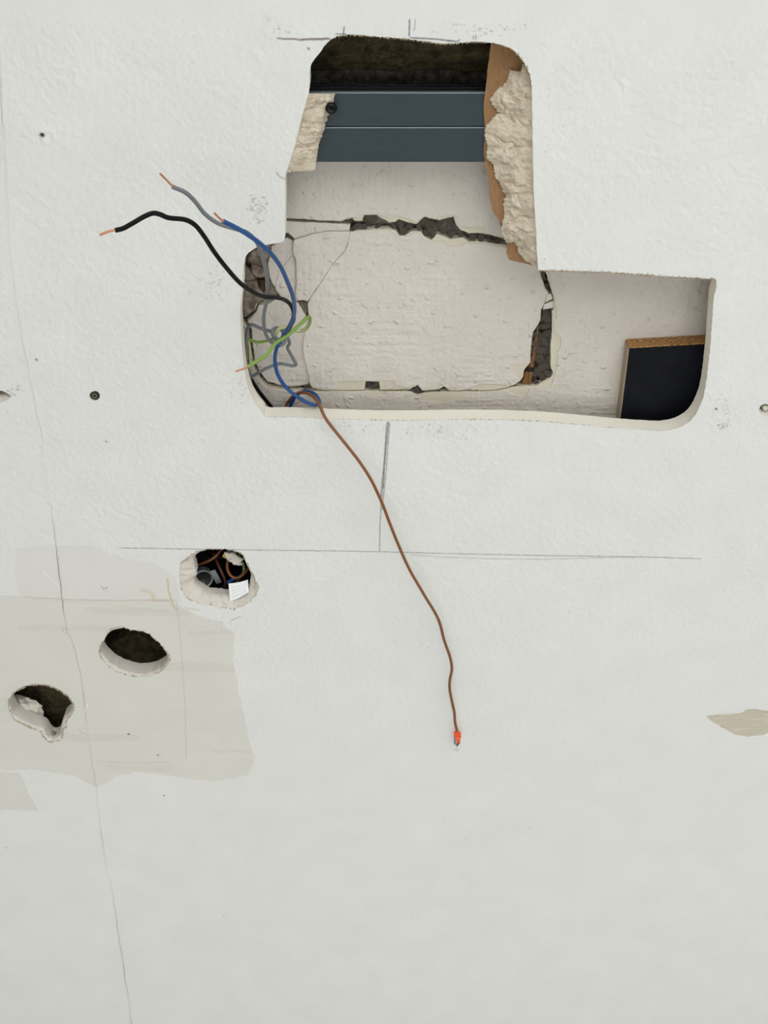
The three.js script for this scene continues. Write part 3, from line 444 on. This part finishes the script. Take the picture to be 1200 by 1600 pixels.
// frayed paper fibres along the sawn edges
function fringe(name, pts, n, len, spread, mat, parent, out = 1, z0 = 0) {
  const list = [], L = [0]; for (let i = 1; i < pts.length; i++) L.push(L[i - 1] + Math.hypot(pts[i][0] - pts[i - 1][0], pts[i][1] - pts[i - 1][1]));
  for (let k = 0; k < n; k++) {
    const s = rnd() * L[L.length - 1]; let i = 1; while (L[i] < s && i < pts.length - 1) i++;
    const f = (s - L[i - 1]) / (L[i] - L[i - 1] || 1), x = pts[i - 1][0] + (pts[i][0] - pts[i - 1][0]) * f, y = pts[i - 1][1] + (pts[i][1] - pts[i - 1][1]) * f;
    const tx = (pts[i][0] - pts[i - 1][0]) / (L[i] - L[i - 1] || 1), ty = (pts[i][1] - pts[i - 1][1]) / (L[i] - L[i - 1] || 1), nx = -ty * out, ny = tx * out;
    const h = len * rr(0.3, 1.2), w = spread * rr(0.4, 1.2), sk = rr(-0.6, 0.6) * h;
    const g = new THREE.ConeGeometry(w * 0.00022, 0.001, 5, 1), a = at(x - nx * 0.8, y - ny * 0.8, z0 - 0.6), b = at(x + nx * h + tx * sk, y + ny * h + ty * sk, z0 + rr(-0.8, 0.7)), d = b.clone().sub(a);
    g.scale(1, d.length() / 0.001, 0.55); g.applyQuaternion(new THREE.Quaternion().setFromUnitVectors(new THREE.Vector3(0, 1, 0), d.clone().normalize())); const c = a.clone().lerp(b, 0.5); g.translate(c.x, c.y, c.z); list.push(g);
  }
  const m = mesh(name, mergeGeometries(list), mat, parent); m.userData.kind = 'stuff'; return m;
}
fringe('frayed_paper', MAIN[2].pts, 260, 4, 4, M.fuzz, right);
fringe('frayed_paper', MAIN[2].pts, 160, 3, 4, M.fuzz, right, -1);
fringe('frayed_paper', MAIN[0].pts, 200, 3.2, 4, M.fuzz, right);
fringe('frayed_paper', MAIN[1].pts.slice(0, 6), 60, 2.6, 4, M.fuzz, right, -1);
fringe('frayed_paper', MAIN[3].pts, 70, 1.6, 4, M.fuzz, right);
fringe('frayed_paper', MAIN[4].pts.slice(0, 6), 70, 1.4, 5, M.fuzz, right, -1);
fringe('frayed_paper', MAIN[4].pts.slice(5), 24, 1.2, 5, M.fuzz, right, -1);
for (const [h, p] of [['h1', right], ['h2', right], ['h3', left]]) fringe('frayed_paper', [...rims[h].edge, rims[h].edge[0]], 150, 2.0, 5, M.fuzz, p, 1), fringe('frayed_paper', [...rims[h].edge, rims[h].edge[0]], 90, 2.0, 5, M.fuzz, p, -1);

// ---------------------------------------------------------------- things in the main opening
{
  const t = thing('steel_lintel', 'dark blue-grey painted steel profile running across the top opening', 'steel beam');
  const yT = at(600, 145, -19.5).y, yM = at(600, 199, -19.5).y, yB = at(600, 253, -19.5).y, x0 = -0.34, x1 = 0.34;
  mesh('face_plate', bx(x0, x1, yM + 0.0006, yT - 0.0008, -0.024, -0.0195, 0.0006), M.steel, t);
  mesh('face_plate', bx(x0, x1, yB, yM - 0.0006, -0.024, -0.0192, 0.0006), M.steel, t);
  mesh('lit_worn_edge', bx(x0, x1, yT - 0.0006, yT + 0.0001, -0.024, -0.0193, 0.0004), M.litWornEdge, t);  // pale strip paints the light along the worn top edge
  mesh('lit_worn_edge', bx(x0, x1, yM - 0.0005, yM + 0.0001, -0.0225, -0.0189, 0.0002), M.litWornEdge, t);
  mesh('web', bx(x0, x1, yB + 0.0004, yT - 0.003, -0.048, -0.024), M.shadeBlack, t);
  for (let k = 0; k < 6; k++) mesh('top_rib', bx(x0, x1, yT - 0.003, yT - 0.0012 + (k % 2) * 0.0007, -0.0245 - k * 0.0041 - 0.0034, -0.0245 - k * 0.0041, 0.0003), M.shadeBlack, t);  // ribbed top coloured black for the shade that falls on it
  settle(t);
}
{
  const t = thing('screw', 'glossy black round screw head at the torn plaster edge beside the steel', 'screw');
  const c = at(517.5, 169, -10), h = new THREE.LatheGeometry([[0, 0.0012], [0.0009, 0.0011], [0.0026, 0.0022], [0.0040, 0.0014], [0.0044, 0], [0.0040, -0.001], [0.0014, -0.0024], [0, -0.0024]].map(([x, y]) => new THREE.Vector2(x, y)), 28).rotateX(Math.PI / 2).translate(c.x, c.y, c.z);
  mesh('screw_head', h, M.blackGloss, t); mesh('shank', new THREE.CylinderGeometry(0.0017, 0.0012, 0.026, 12).rotateX(Math.PI / 2).translate(c.x, c.y, c.z - 0.0145), M.screw, t);
  settle(t);
}
function fibres(name, list, r, mat, parent) { const g = list.map((p) => new THREE.TubeGeometry(new THREE.CatmullRomCurve3(p), 5, r, 3)); const m = mesh(name, mergeGeometries(g), mat, parent); m.userData.kind = 'stuff'; return m; }
function strands(n, x0, x1, y0, y1, z0, z1, len, dir = null) {
  return [...Array(n)].map(() => { const x = rr(x0, x1), y = rr(y0, y1), z = rr(z0, z1), a = dir === null ? rr(0, 6.28) : dir + rr(-0.5, 0.5), l = len * rr(0.4, 1.2), b = rr(-0.5, 0.5) * l; const p = at(x, y, z), ex = new THREE.Vector3(Math.cos(a), -Math.sin(a), rr(-0.2, 0.2)).multiplyScalar(l / 1000), s = new THREE.Vector3(-ex.y, ex.x, 0).multiplyScalar(b / len); return [p, p.clone().addScaledVector(ex, 0.5).add(s), p.clone().add(ex)]; });
}
{
  const t = thing('mineral_wool', 'dark brown insulation wool stuffed above the steel profile in the top opening', 'insulation');
  mesh('batt', relief(455, 800, 20, 113, 110, 40, (x, y) => -76 + 14 * fbm(x * 0.014, y * 0.03, 4, 4) + 5 * Math.sin(x * 0.03 + y * 0.05) * fbm(x * 0.01, y * 0.01, 6, 2) + (y > 101 + 6 * N3(x * 0.06, 1) ? -6 : 0), -100, -76), M.wool, t);
  fibres('fibre', [...strands(260, 480, 770, 101, 112, -82, -72, 5, 1.57), ...strands(60, 480, 770, 70, 112, -76, -66, 11)], 0.00012, M.fibre, t);
  fibres('fibre', strands(40, 500, 630, 64, 108, -74, -66, 11, -0.5), 0.00013, M.fibrePale, t);
  settle(t);
}
{
  const t = thing('chipboard_offcut', 'chipboard offcut with a dark face and raw top edge in the right corner', 'board');
  const f = -33.5, b = -49.6, a0 = at(982.5, 545, f), y1 = a0.y, tilt = (at(1105, 538, f).y - y1) / (at(1105, 538, f).x - a0.x);
  const W = 0.12, Hh = 0.13, sh = (z0, z1, x0, y0) => { const s = new THREE.Shape(ragged([[0, 0], [W, tilt * W], [W, -Hh], [0, -Hh]].map(([x, y]) => [x * 3000, y * 3000]), 3, 0.35, true, 2).map(([x, y]) => new THREE.Vector2(a0.x + x0 + x / 3000, y1 + y0 + y / 3000))); return new THREE.ExtrudeGeometry(s, { depth: (z1 - z0) / 1000, bevelEnabled: false }).translate(0, 0, z0 / 1000); };
  mesh('particle_core', sh(b, f - 0.8, 0.0004, 0.0012), M.chip, t);
  mesh('dark_face', sh(f - 0.8, f, 0.0004, 0), M.laminate, t);
  mesh('edge_band', bx(a0.x - 0.0004, a0.x + 0.0003, y1 - Hh, y1 - 0.0003, b / 1000, f / 1000 - 0.0002), M.paleEdge, t);
  settle(t);
}

// ---------------------------------------------------------------- wires
function earth(g, turn = 0) {                                        // green insulation with a yellow stripe along it
  const radial = 10, n = g.attributes.position.count, c = new Float32Array(n * 3), gr = new THREE.Color('#7d9f45'), ye = new THREE.Color('#c3c391');
  for (let i = 0; i < n; i++) { const k = (i % (radial + 1) + turn) % radial, q = k >= 1 && k <= 4 ? ye : gr; c.set([q.r, q.g, q.b], i * 3); }
  g.setAttribute('color', new THREE.BufferAttribute(c, 3)); return g;
}
function wire(label, mat, r, path, tip, group) {
  const t = thing('electrical_wire', label, 'wire', group);
  const g = tubeGeo(P(path), r / 1000, Math.min(260, path.length * 12), 10);
  mesh('insulation', mat === M.earthPvc ? earth(g) : g, mat, t);
  if (tip) mesh('copper_tip', tubeGeo(P(tip), r * 0.5 / 1000, 16, 8), M.copper, t).userData.label = 'stripped copper end';
  return settle(t);
}
wire('black wire bent over at its bare copper end, reaching furthest left', M.blackPvc, 1.7, [[180, 360, 148], [192, 357, 147], [205, 350, 145], [228, 337, 142], [240, 333, 140], [250, 335, 138], [262, 340, 135], [290, 343.5, 128], [304, 351, 124], [318, 368, 117], [335, 394, 108], [355, 420, 97], [375, 442, 84], [395, 456, 68], [413, 463.5, 50], [435, 465.5, 30], [449, 471, 15], [457, 482, 3], [459, 497, -6], [452, 513, -16], [446, 524, -24]], [[183, 359, 148], [170, 361.5, 149], [156, 367, 150]]);
wire('blue wire with bare copper end, arching out of the left corner and looping low', M.bluePvc, 1.62, [[349, 346, 140], [372, 357.5, 133], [395, 372, 124], [418, 391, 113], [436, 413, 100], [449, 440, 84], [458, 465, 66], [460, 487, 46], [456, 502, 30], [449, 515, 14], [440, 530, -2], [432, 545, -10], [429.5, 562, -14], [434, 585, -17], [446, 604, -19], [462, 618, -18], [480, 629, -14], [493, 633, -13], [499, 629, -16], [494, 618, -22], [483, 612, -28], [471, 612.5, -32], [461, 620, -36], [452, 640, -40], [448, 664, -42]], [[351, 347.5, 140], [342, 340, 142], [335, 333, 143]]);
wire('grey wire with bare copper end crossing behind the blue wire', M.greyPvc, 1.5, [[270, 292, 122], [290, 301, 117], [305, 315, 112], [320, 334, 107], [341, 349, 101], [365, 357, 95], [385, 363, 88], [400, 377, 80], [408, 396, 70], [415, 420, 57], [418, 447, 42], [416.5, 470, 30], [412.5, 490, 19], [412.5, 510, 9], [417, 526, 0], [427, 537, -8], [438, 540, -14], [446, 533, -17], [444, 521, -19], [436, 513, -18], [428, 514, -15], [425.5, 521, -12], [430, 529, -13], [438, 530, -18], [444, 522, -26], [447, 516, -32]], [[272, 293.5, 122], [260, 281, 124], [250, 271, 126]]);
wire('grey wire running left from the knot and down along the cut edge', M.greyPvc, 1.5, [[428, 519, -20], [410, 514, -26], [393, 507.5, -30], [388, 512, -31], [385.5, 525, -32], [384.5, 545, -32], [385, 565, -33], [389, 582, -35], [393, 590, -38]]);
wire('grey wire bent in a zigzag below the knot', M.greyPvc, 1.4, [[441, 521, -24], [449, 527, -25], [452.5, 536, -27], [449.5, 543, -29], [454, 553, -32], [460, 564, -35], [462.5, 570, -36], [457, 571.5, -36], [437, 568.5, -36], [420, 574, -35], [406, 581, -36], [394, 588, -38]]);
wire('black wire going down behind the lower left lip of the cut-out', M.blackPvc, 1.65, [[391, 560, -46], [388, 575, -44], [390, 587, -40], [399, 603, -38], [412, 621, -38], [428, 641, -40], [442, 664, -42]]);
wire('green and yellow earth wire with bare copper end, bent back at the right', M.earthPvc, 1.5, [[388, 573, 30], [400, 565, 26], [415, 556, 22], [423, 546, 18], [431, 536, 14], [445, 527, 10], [461, 514, 6], [474, 502, 2], [481, 495.5, -2], [484, 496, -6], [483.5, 504, -11], [478, 513, -16], [468, 517, -19], [456, 514, -18], [445, 511, -14], [436, 514, -10], [430, 523, -14], [428, 531, -22]], [[390, 572.5, 30], [379, 576.5, 33], [368, 580.5, 36]]);
wire('green and yellow earth wire dropping into the cavity at the left', M.earthPvc, 1.35, [[432, 527, -22], [420, 532, -27], [404, 534.5, -31], [392, 532, -33], [388, 530, -34], [389, 538, -35], [390, 555, -37], [391, 575, -40], [392, 598, -43], [396, 630, -46]]);
wire('brown wire running down over the front of the wall', M.brownPvc, 1.4, [[441, 664, -44], [444, 641, -42], [454, 623, -39], [466, 614, -33], [478, 614, -24], [490, 620, -12], [498, 631, -3], [509, 654, 6], [525, 675, 11], [545, 700, 15], [562, 722, 17], [580, 750, 18], [597, 786, 18], [608, 815, 18], [622, 850, 17], [640, 890, 16], [662, 928, 16], [685, 968, 15], [694, 1000, 15], [704, 1030, 15], [706, 1046, 15], [703, 1062, 14], [702.5, 1075, 14], [706, 1095, 13], [710, 1114, 13], [711, 1128, 12], [714, 1142, 11]]);
{
  const t = thing('wire_connector', 'small orange and clear push-in connector on the end of the brown wire', 'connector');
  const c = at(714.3, 1155, 10), box = (w, h, d, x, y, z, r) => new RoundedBoxGeometry(w / 1000, h / 1000, d / 1000, 3, r / 1000).translate(c.x + x / 1000, c.y + y / 1000, c.z + z / 1000);
  const prism = (pts, d, z) => new THREE.ExtrudeGeometry(new THREE.Shape(pts.map(([x, y]) => new THREE.Vector2(x / 1000, y / 1000))), { depth: d / 1000, bevelEnabled: true, bevelSize: 0.0002, bevelThickness: 0.0002, bevelSegments: 2 }).translate(c.x, c.y, c.z + z / 1000);
  mesh('orange_insert', prism([[-3.6, 9.2], [3.2, 8.6], [3.6, 6], [3.3, 2.4], [2.5, -1.5], [-0.4, -5.2], [-1.5, 3.6], [-3.3, 5.4]], 4, -2), M.orange, t);
  mesh('metal_clip', prism([[2.7, -1.2], [2.9, -3], [-0.1, -9], [-0.6, -6.2]], 3.4, -1.5), std({ color: '#3b342c', metalness: 0.3, roughness: 0.5 }), t);
  mesh('metal_clip', prism([[-3.4, 4.6], [-1.9, 3.6], [-1.5, -6.4], [-2.9, -5]], 3, -1.5), std({ color: '#85888a', metalness: 0.6, roughness: 0.4 }), t);
  mesh('housing_foot', box(4, 0.5, 4.2, 0, -14.7, 0, 0.2), std({ color: '#d6d6d2', roughness: 0.35 }), t);
  mesh('clear_housing', box(8, 19, 6, 0, -5.6, 0, 0.9), M.clear, t);
  settle(t);
}

// ---------------------------------------------------------------- small things on the wall
{
  const t = thing('screw', 'dark countersunk screw sunk into the white wall left of the wires', 'screw');
  const c = at(148, 618.5, -1.2);
  mesh('screw_head', new THREE.LatheGeometry([[0, -0.0016], [0.0011, -0.0016], [0.0014, -0.0002], [0.0019, 0.0001], [0.0038, 0], [0.0041, -0.0004], [0.0016, -0.003], [0, -0.003]].map(([x, y]) => new THREE.Vector2(x, y)), 28).rotateX(Math.PI / 2).translate(c.x, c.y, c.z), std({ color: '#3c3a2d', roughness: 0.5, metalness: 0.4 }), t);
  mesh('drive_rim', new THREE.TorusGeometry(0.0017, 0.00032, 8, 24).translate(c.x, c.y, c.z + 0.0001), std({ color: '#97927e', roughness: 0.4, metalness: 0.5 }), t);
  mesh('shank', new THREE.CylinderGeometry(0.0016, 0.0011, 0.024, 12).rotateX(Math.PI / 2).translate(c.x, c.y, c.z - 0.0145), M.screw, t);
  settle(t);
}
{
  const t = thing('wall_plug', 'pale plastic wall plug in a chipped drill hole near the chipboard corner', 'wall plug');
  const c = at(1196, 638, -1.5);
  mesh('sleeve', new THREE.LatheGeometry([[0.0011, -0.02], [0.0022, -0.02], [0.0024, 0], [0.0018, 0.0004], [0.0011, 0], [0.0011, -0.02]].map(([x, y]) => new THREE.Vector2(x, y)), 20).rotateX(Math.PI / 2).translate(c.x, c.y, c.z), M.plug, t);
  mesh('plug_tip', lumpGeo(0.0016, 3, [1, 1, 0.8], 2, 0.2).translate(c.x, c.y, c.z - 0.0006), M.plug, t);
  settle(t);
}

// ---------------------------------------------------------------- behind the round holes
function batt(label, x0, x1, y0, y1, z, mat, fib, slope = 0) {
  const t = thing('mineral_wool', label, 'insulation');
  mesh('batt', relief(x0, x1, y0, y1, 60, 60, (x, y) => z - slope * Math.max(0, y1 - 30 - y) + 18 * fbm(x * 0.02, y * 0.02, 4.4, 4) + 4 * N3(x * 0.1, y * 0.1, 2), z - 45, z), mat, t);
  fibres('fibre', strands(170, x0, x1, y0, y1, z + 2, z + 9, 12), 0.0002, fib, t); fibres('fibre', strands(40, x0, x1, y0, y1, z + 3, z + 9, 14), 0.00014, M.fibrePale, t);
  return settle(t);
}
batt('yellow-brown insulation wool seen through the middle one of three round holes', 138, 282, 1017, 1092, -36, M.wool, M.fibre, 0.55);
batt('yellow-brown insulation wool seen through the lowest of three round holes', 0, 122, 1050, 1180, -46, M.wool, M.fibre);
{
  const t = thing('plaster_debris', 'pale broken plaster lump inside the lowest round hole', 'plaster lump');
  mesh('plaster_lump', lumpGeo(0.015, 2.2, [1.1, 0.75, 0.5], 3, 0.3).rotateZ(-0.5).translate(...at(42, 1104, -25).toArray()), M.crumb, t); settle(t);
  const u = thing('plaster_debris', 'brown grey mortar crumb in the notch below the lowest round hole', 'plaster lump');
  mesh('mortar_crumb', lumpGeo(0.007, 5.2, [1, 0.8, 0.7], 3, 0.3).translate(...at(80, 1149, -9).toArray()), M.mortar, u); settle(u);
}
{
  const t = thing('conduit_pipe', 'smooth grey pipe behind the middle round hole', 'pipe');
  mesh('pipe_wall', tubeGeo(P([[170, 950, -104], [240, 978, -102], [310, 1033, -102]]), 0.017, 30, 24), std({ color: '#948c80', roughness: 0.8 }), t); settle(t);
}
wire('brown wire looping through the topmost of three round holes', M.brownPvc, 1.4, [[356, 874, -30], [355, 886, -26], [359, 897, -22], [367, 903, -20], [377, 900, -22], [384, 893, -26], [388, 884, -34], [386, 872, -42]]);
wire('rusty brown wire curving at the upper rim of the topmost round hole', M.brownPvc, 1.4, [[300, 884, -44], [316, 880, -32], [328, 875, -26], [338, 868, -27], [346, 858, -34]]);
wire('thin dark red-brown wire hanging in the middle of the topmost round hole', M.redBrownPvc, 1.2, [[334, 866, -48], [340, 880, -34], [346, 893, -28], [351, 905, -28], [352, 920, -34]]);
wire('green and yellow wire at the right inside the topmost round hole', M.earthPvc, 1.2, [[374, 866, -46], [378, 877, -34], [381, 887, -30], [379, 897, -30], [372, 906, -34], [364, 915, -40]]);
wire('short blue wire behind the white tag in the topmost round hole', M.paleBluePvc, 1.6, [[350, 917, -36], [357, 909, -30], [366, 904, -28], [375, 900, -32], [385, 890, -42]]);
{
  const t = thing('plastic_cap', 'clear rounded plastic cap inside the topmost round hole', 'cap'), c = at(318, 905, -40);
  mesh('cap_shell', new THREE.LatheGeometry([[0.0085, 0.012], [0.0088, 0.002], [0.008, -0.006], [0.005, -0.010], [0.0001, -0.011]].map(([x, y]) => new THREE.Vector2(x, y)), 28).rotateX(0.5).translate(c.x, c.y, c.z), new THREE.MeshPhysicalMaterial({ color: '#d8dcda', roughness: 0.12, transmission: 0.8, thickness: 0, side: THREE.DoubleSide }), t);
  mesh('cap_rim', new THREE.TorusGeometry(0.0087, 0.0009, 8, 30).rotateX(Math.PI / 2 + 0.5).translate(c.x, c.y + 0.001, c.z + 0.001), std({ color: '#dfe2df', roughness: 0.3 }), t);
  mesh('cap_clip', new RoundedBoxGeometry(0.006, 0.016, 0.002, 2, 0.0008).rotateZ(0.35).translate(...at(337, 901, -36).toArray()), std({ color: '#a3a7a8', roughness: 0.35 }), t);
  settle(t);
}
{
  const t = thing('cable_tag', 'white printed tag hanging at the lower right of the topmost round hole', 'tag');
  const cv = document.createElement('canvas'); cv.width = 256; cv.height = 256; const c = cv.getContext('2d'); c.fillStyle = '#f1f2f0'; c.fillRect(0, 0, 256, 256);
  for (let r = 0; r < 4; r++) for (let x = 30; x < 225; x += 7) { c.fillStyle = `rgba(90,94,100,${0.12 + 0.3 * rnd()})`; c.fillRect(x, 60 + r * 44, 2 + 4 * rnd(), 14 + (r === 3 ? 8 : 0)); }
  const tx = new THREE.CanvasTexture(cv); tx.colorSpace = THREE.SRGBColorSpace;
  const q = [[357, 912, -9], [387.5, 906, -11], [388.5, 925, -5], [359.5, 940, -3]].map((p) => at(...p));
  const f = (dz) => (u, v) => { const a = q[0].clone().lerp(q[1], u), b = q[3].clone().lerp(q[2], u), p = a.lerp(b, v); p.z += 0.0012 * Math.sin(u * 3.14) + dz; return p; };
  mesh('tag_sheet', grid(10, 6, f(0), (u, v) => [u, 1 - v]), std({ map: tx, roughness: 0.5, side: THREE.DoubleSide }), t);
  mesh('tag_back', grid(10, 6, f(-0.0004), (u, v) => [u, v]), std({ color: '#e8e9e6', side: THREE.DoubleSide }), t);
  settle(t);
  const y = thing('warning_tag', 'small yellow tag caught under the upper rim of the topmost round hole', 'tag');
  slab('tag_sheet', [[351, 863], [357, 865], [353, 873], [347, 870]], -16, 0.5, M.yellowTag, y, { amp: 0, bevel: 0.1 }); settle(y);
  const k = thing('plaster_debris', 'grey mortar crumb beside the yellow tag in the topmost round hole', 'plaster lump');
  mesh('mortar_crumb', lumpGeo(0.0068, 7.1, [1.3, 0.7, 0.7], 3, 0.35).rotateZ(-0.6).translate(...at(365, 872, -14).toArray()), M.crumb, k); settle(k);
  const b = thing('added_dark_box', 'added black box for the dark of the cavity behind the wires of the topmost round hole', 'box'), p0 = at(270, 850, -110), p1 = at(410, 960, -110);
  mesh('box_back', bx(p0.x, p1.x, p1.y - 0.02, p0.y + 0.02, -0.115, -0.112), M.shadeBlack, b); mesh('box_side', bx(p0.x, p0.x + 0.003, p1.y - 0.02, p0.y + 0.02, -0.112, -0.06), M.shadeBlack, b); mesh('box_side', bx(p1.x - 0.003, p1.x, p1.y - 0.02, p0.y + 0.02, -0.112, -0.06), M.shadeBlack, b); mesh('box_side', bx(p0.x + 0.003, p1.x - 0.003, p1.y - 0.02, p1.y - 0.017, -0.112, -0.06), M.shadeBlack, b); mesh('box_side', bx(p0.x + 0.003, p1.x - 0.003, p0.y + 0.017, p0.y + 0.02, -0.112, -0.06), M.shadeBlack, b);  // black sheets added to make the hole read as a dark cavity
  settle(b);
}
renderer.render(scene, camera);
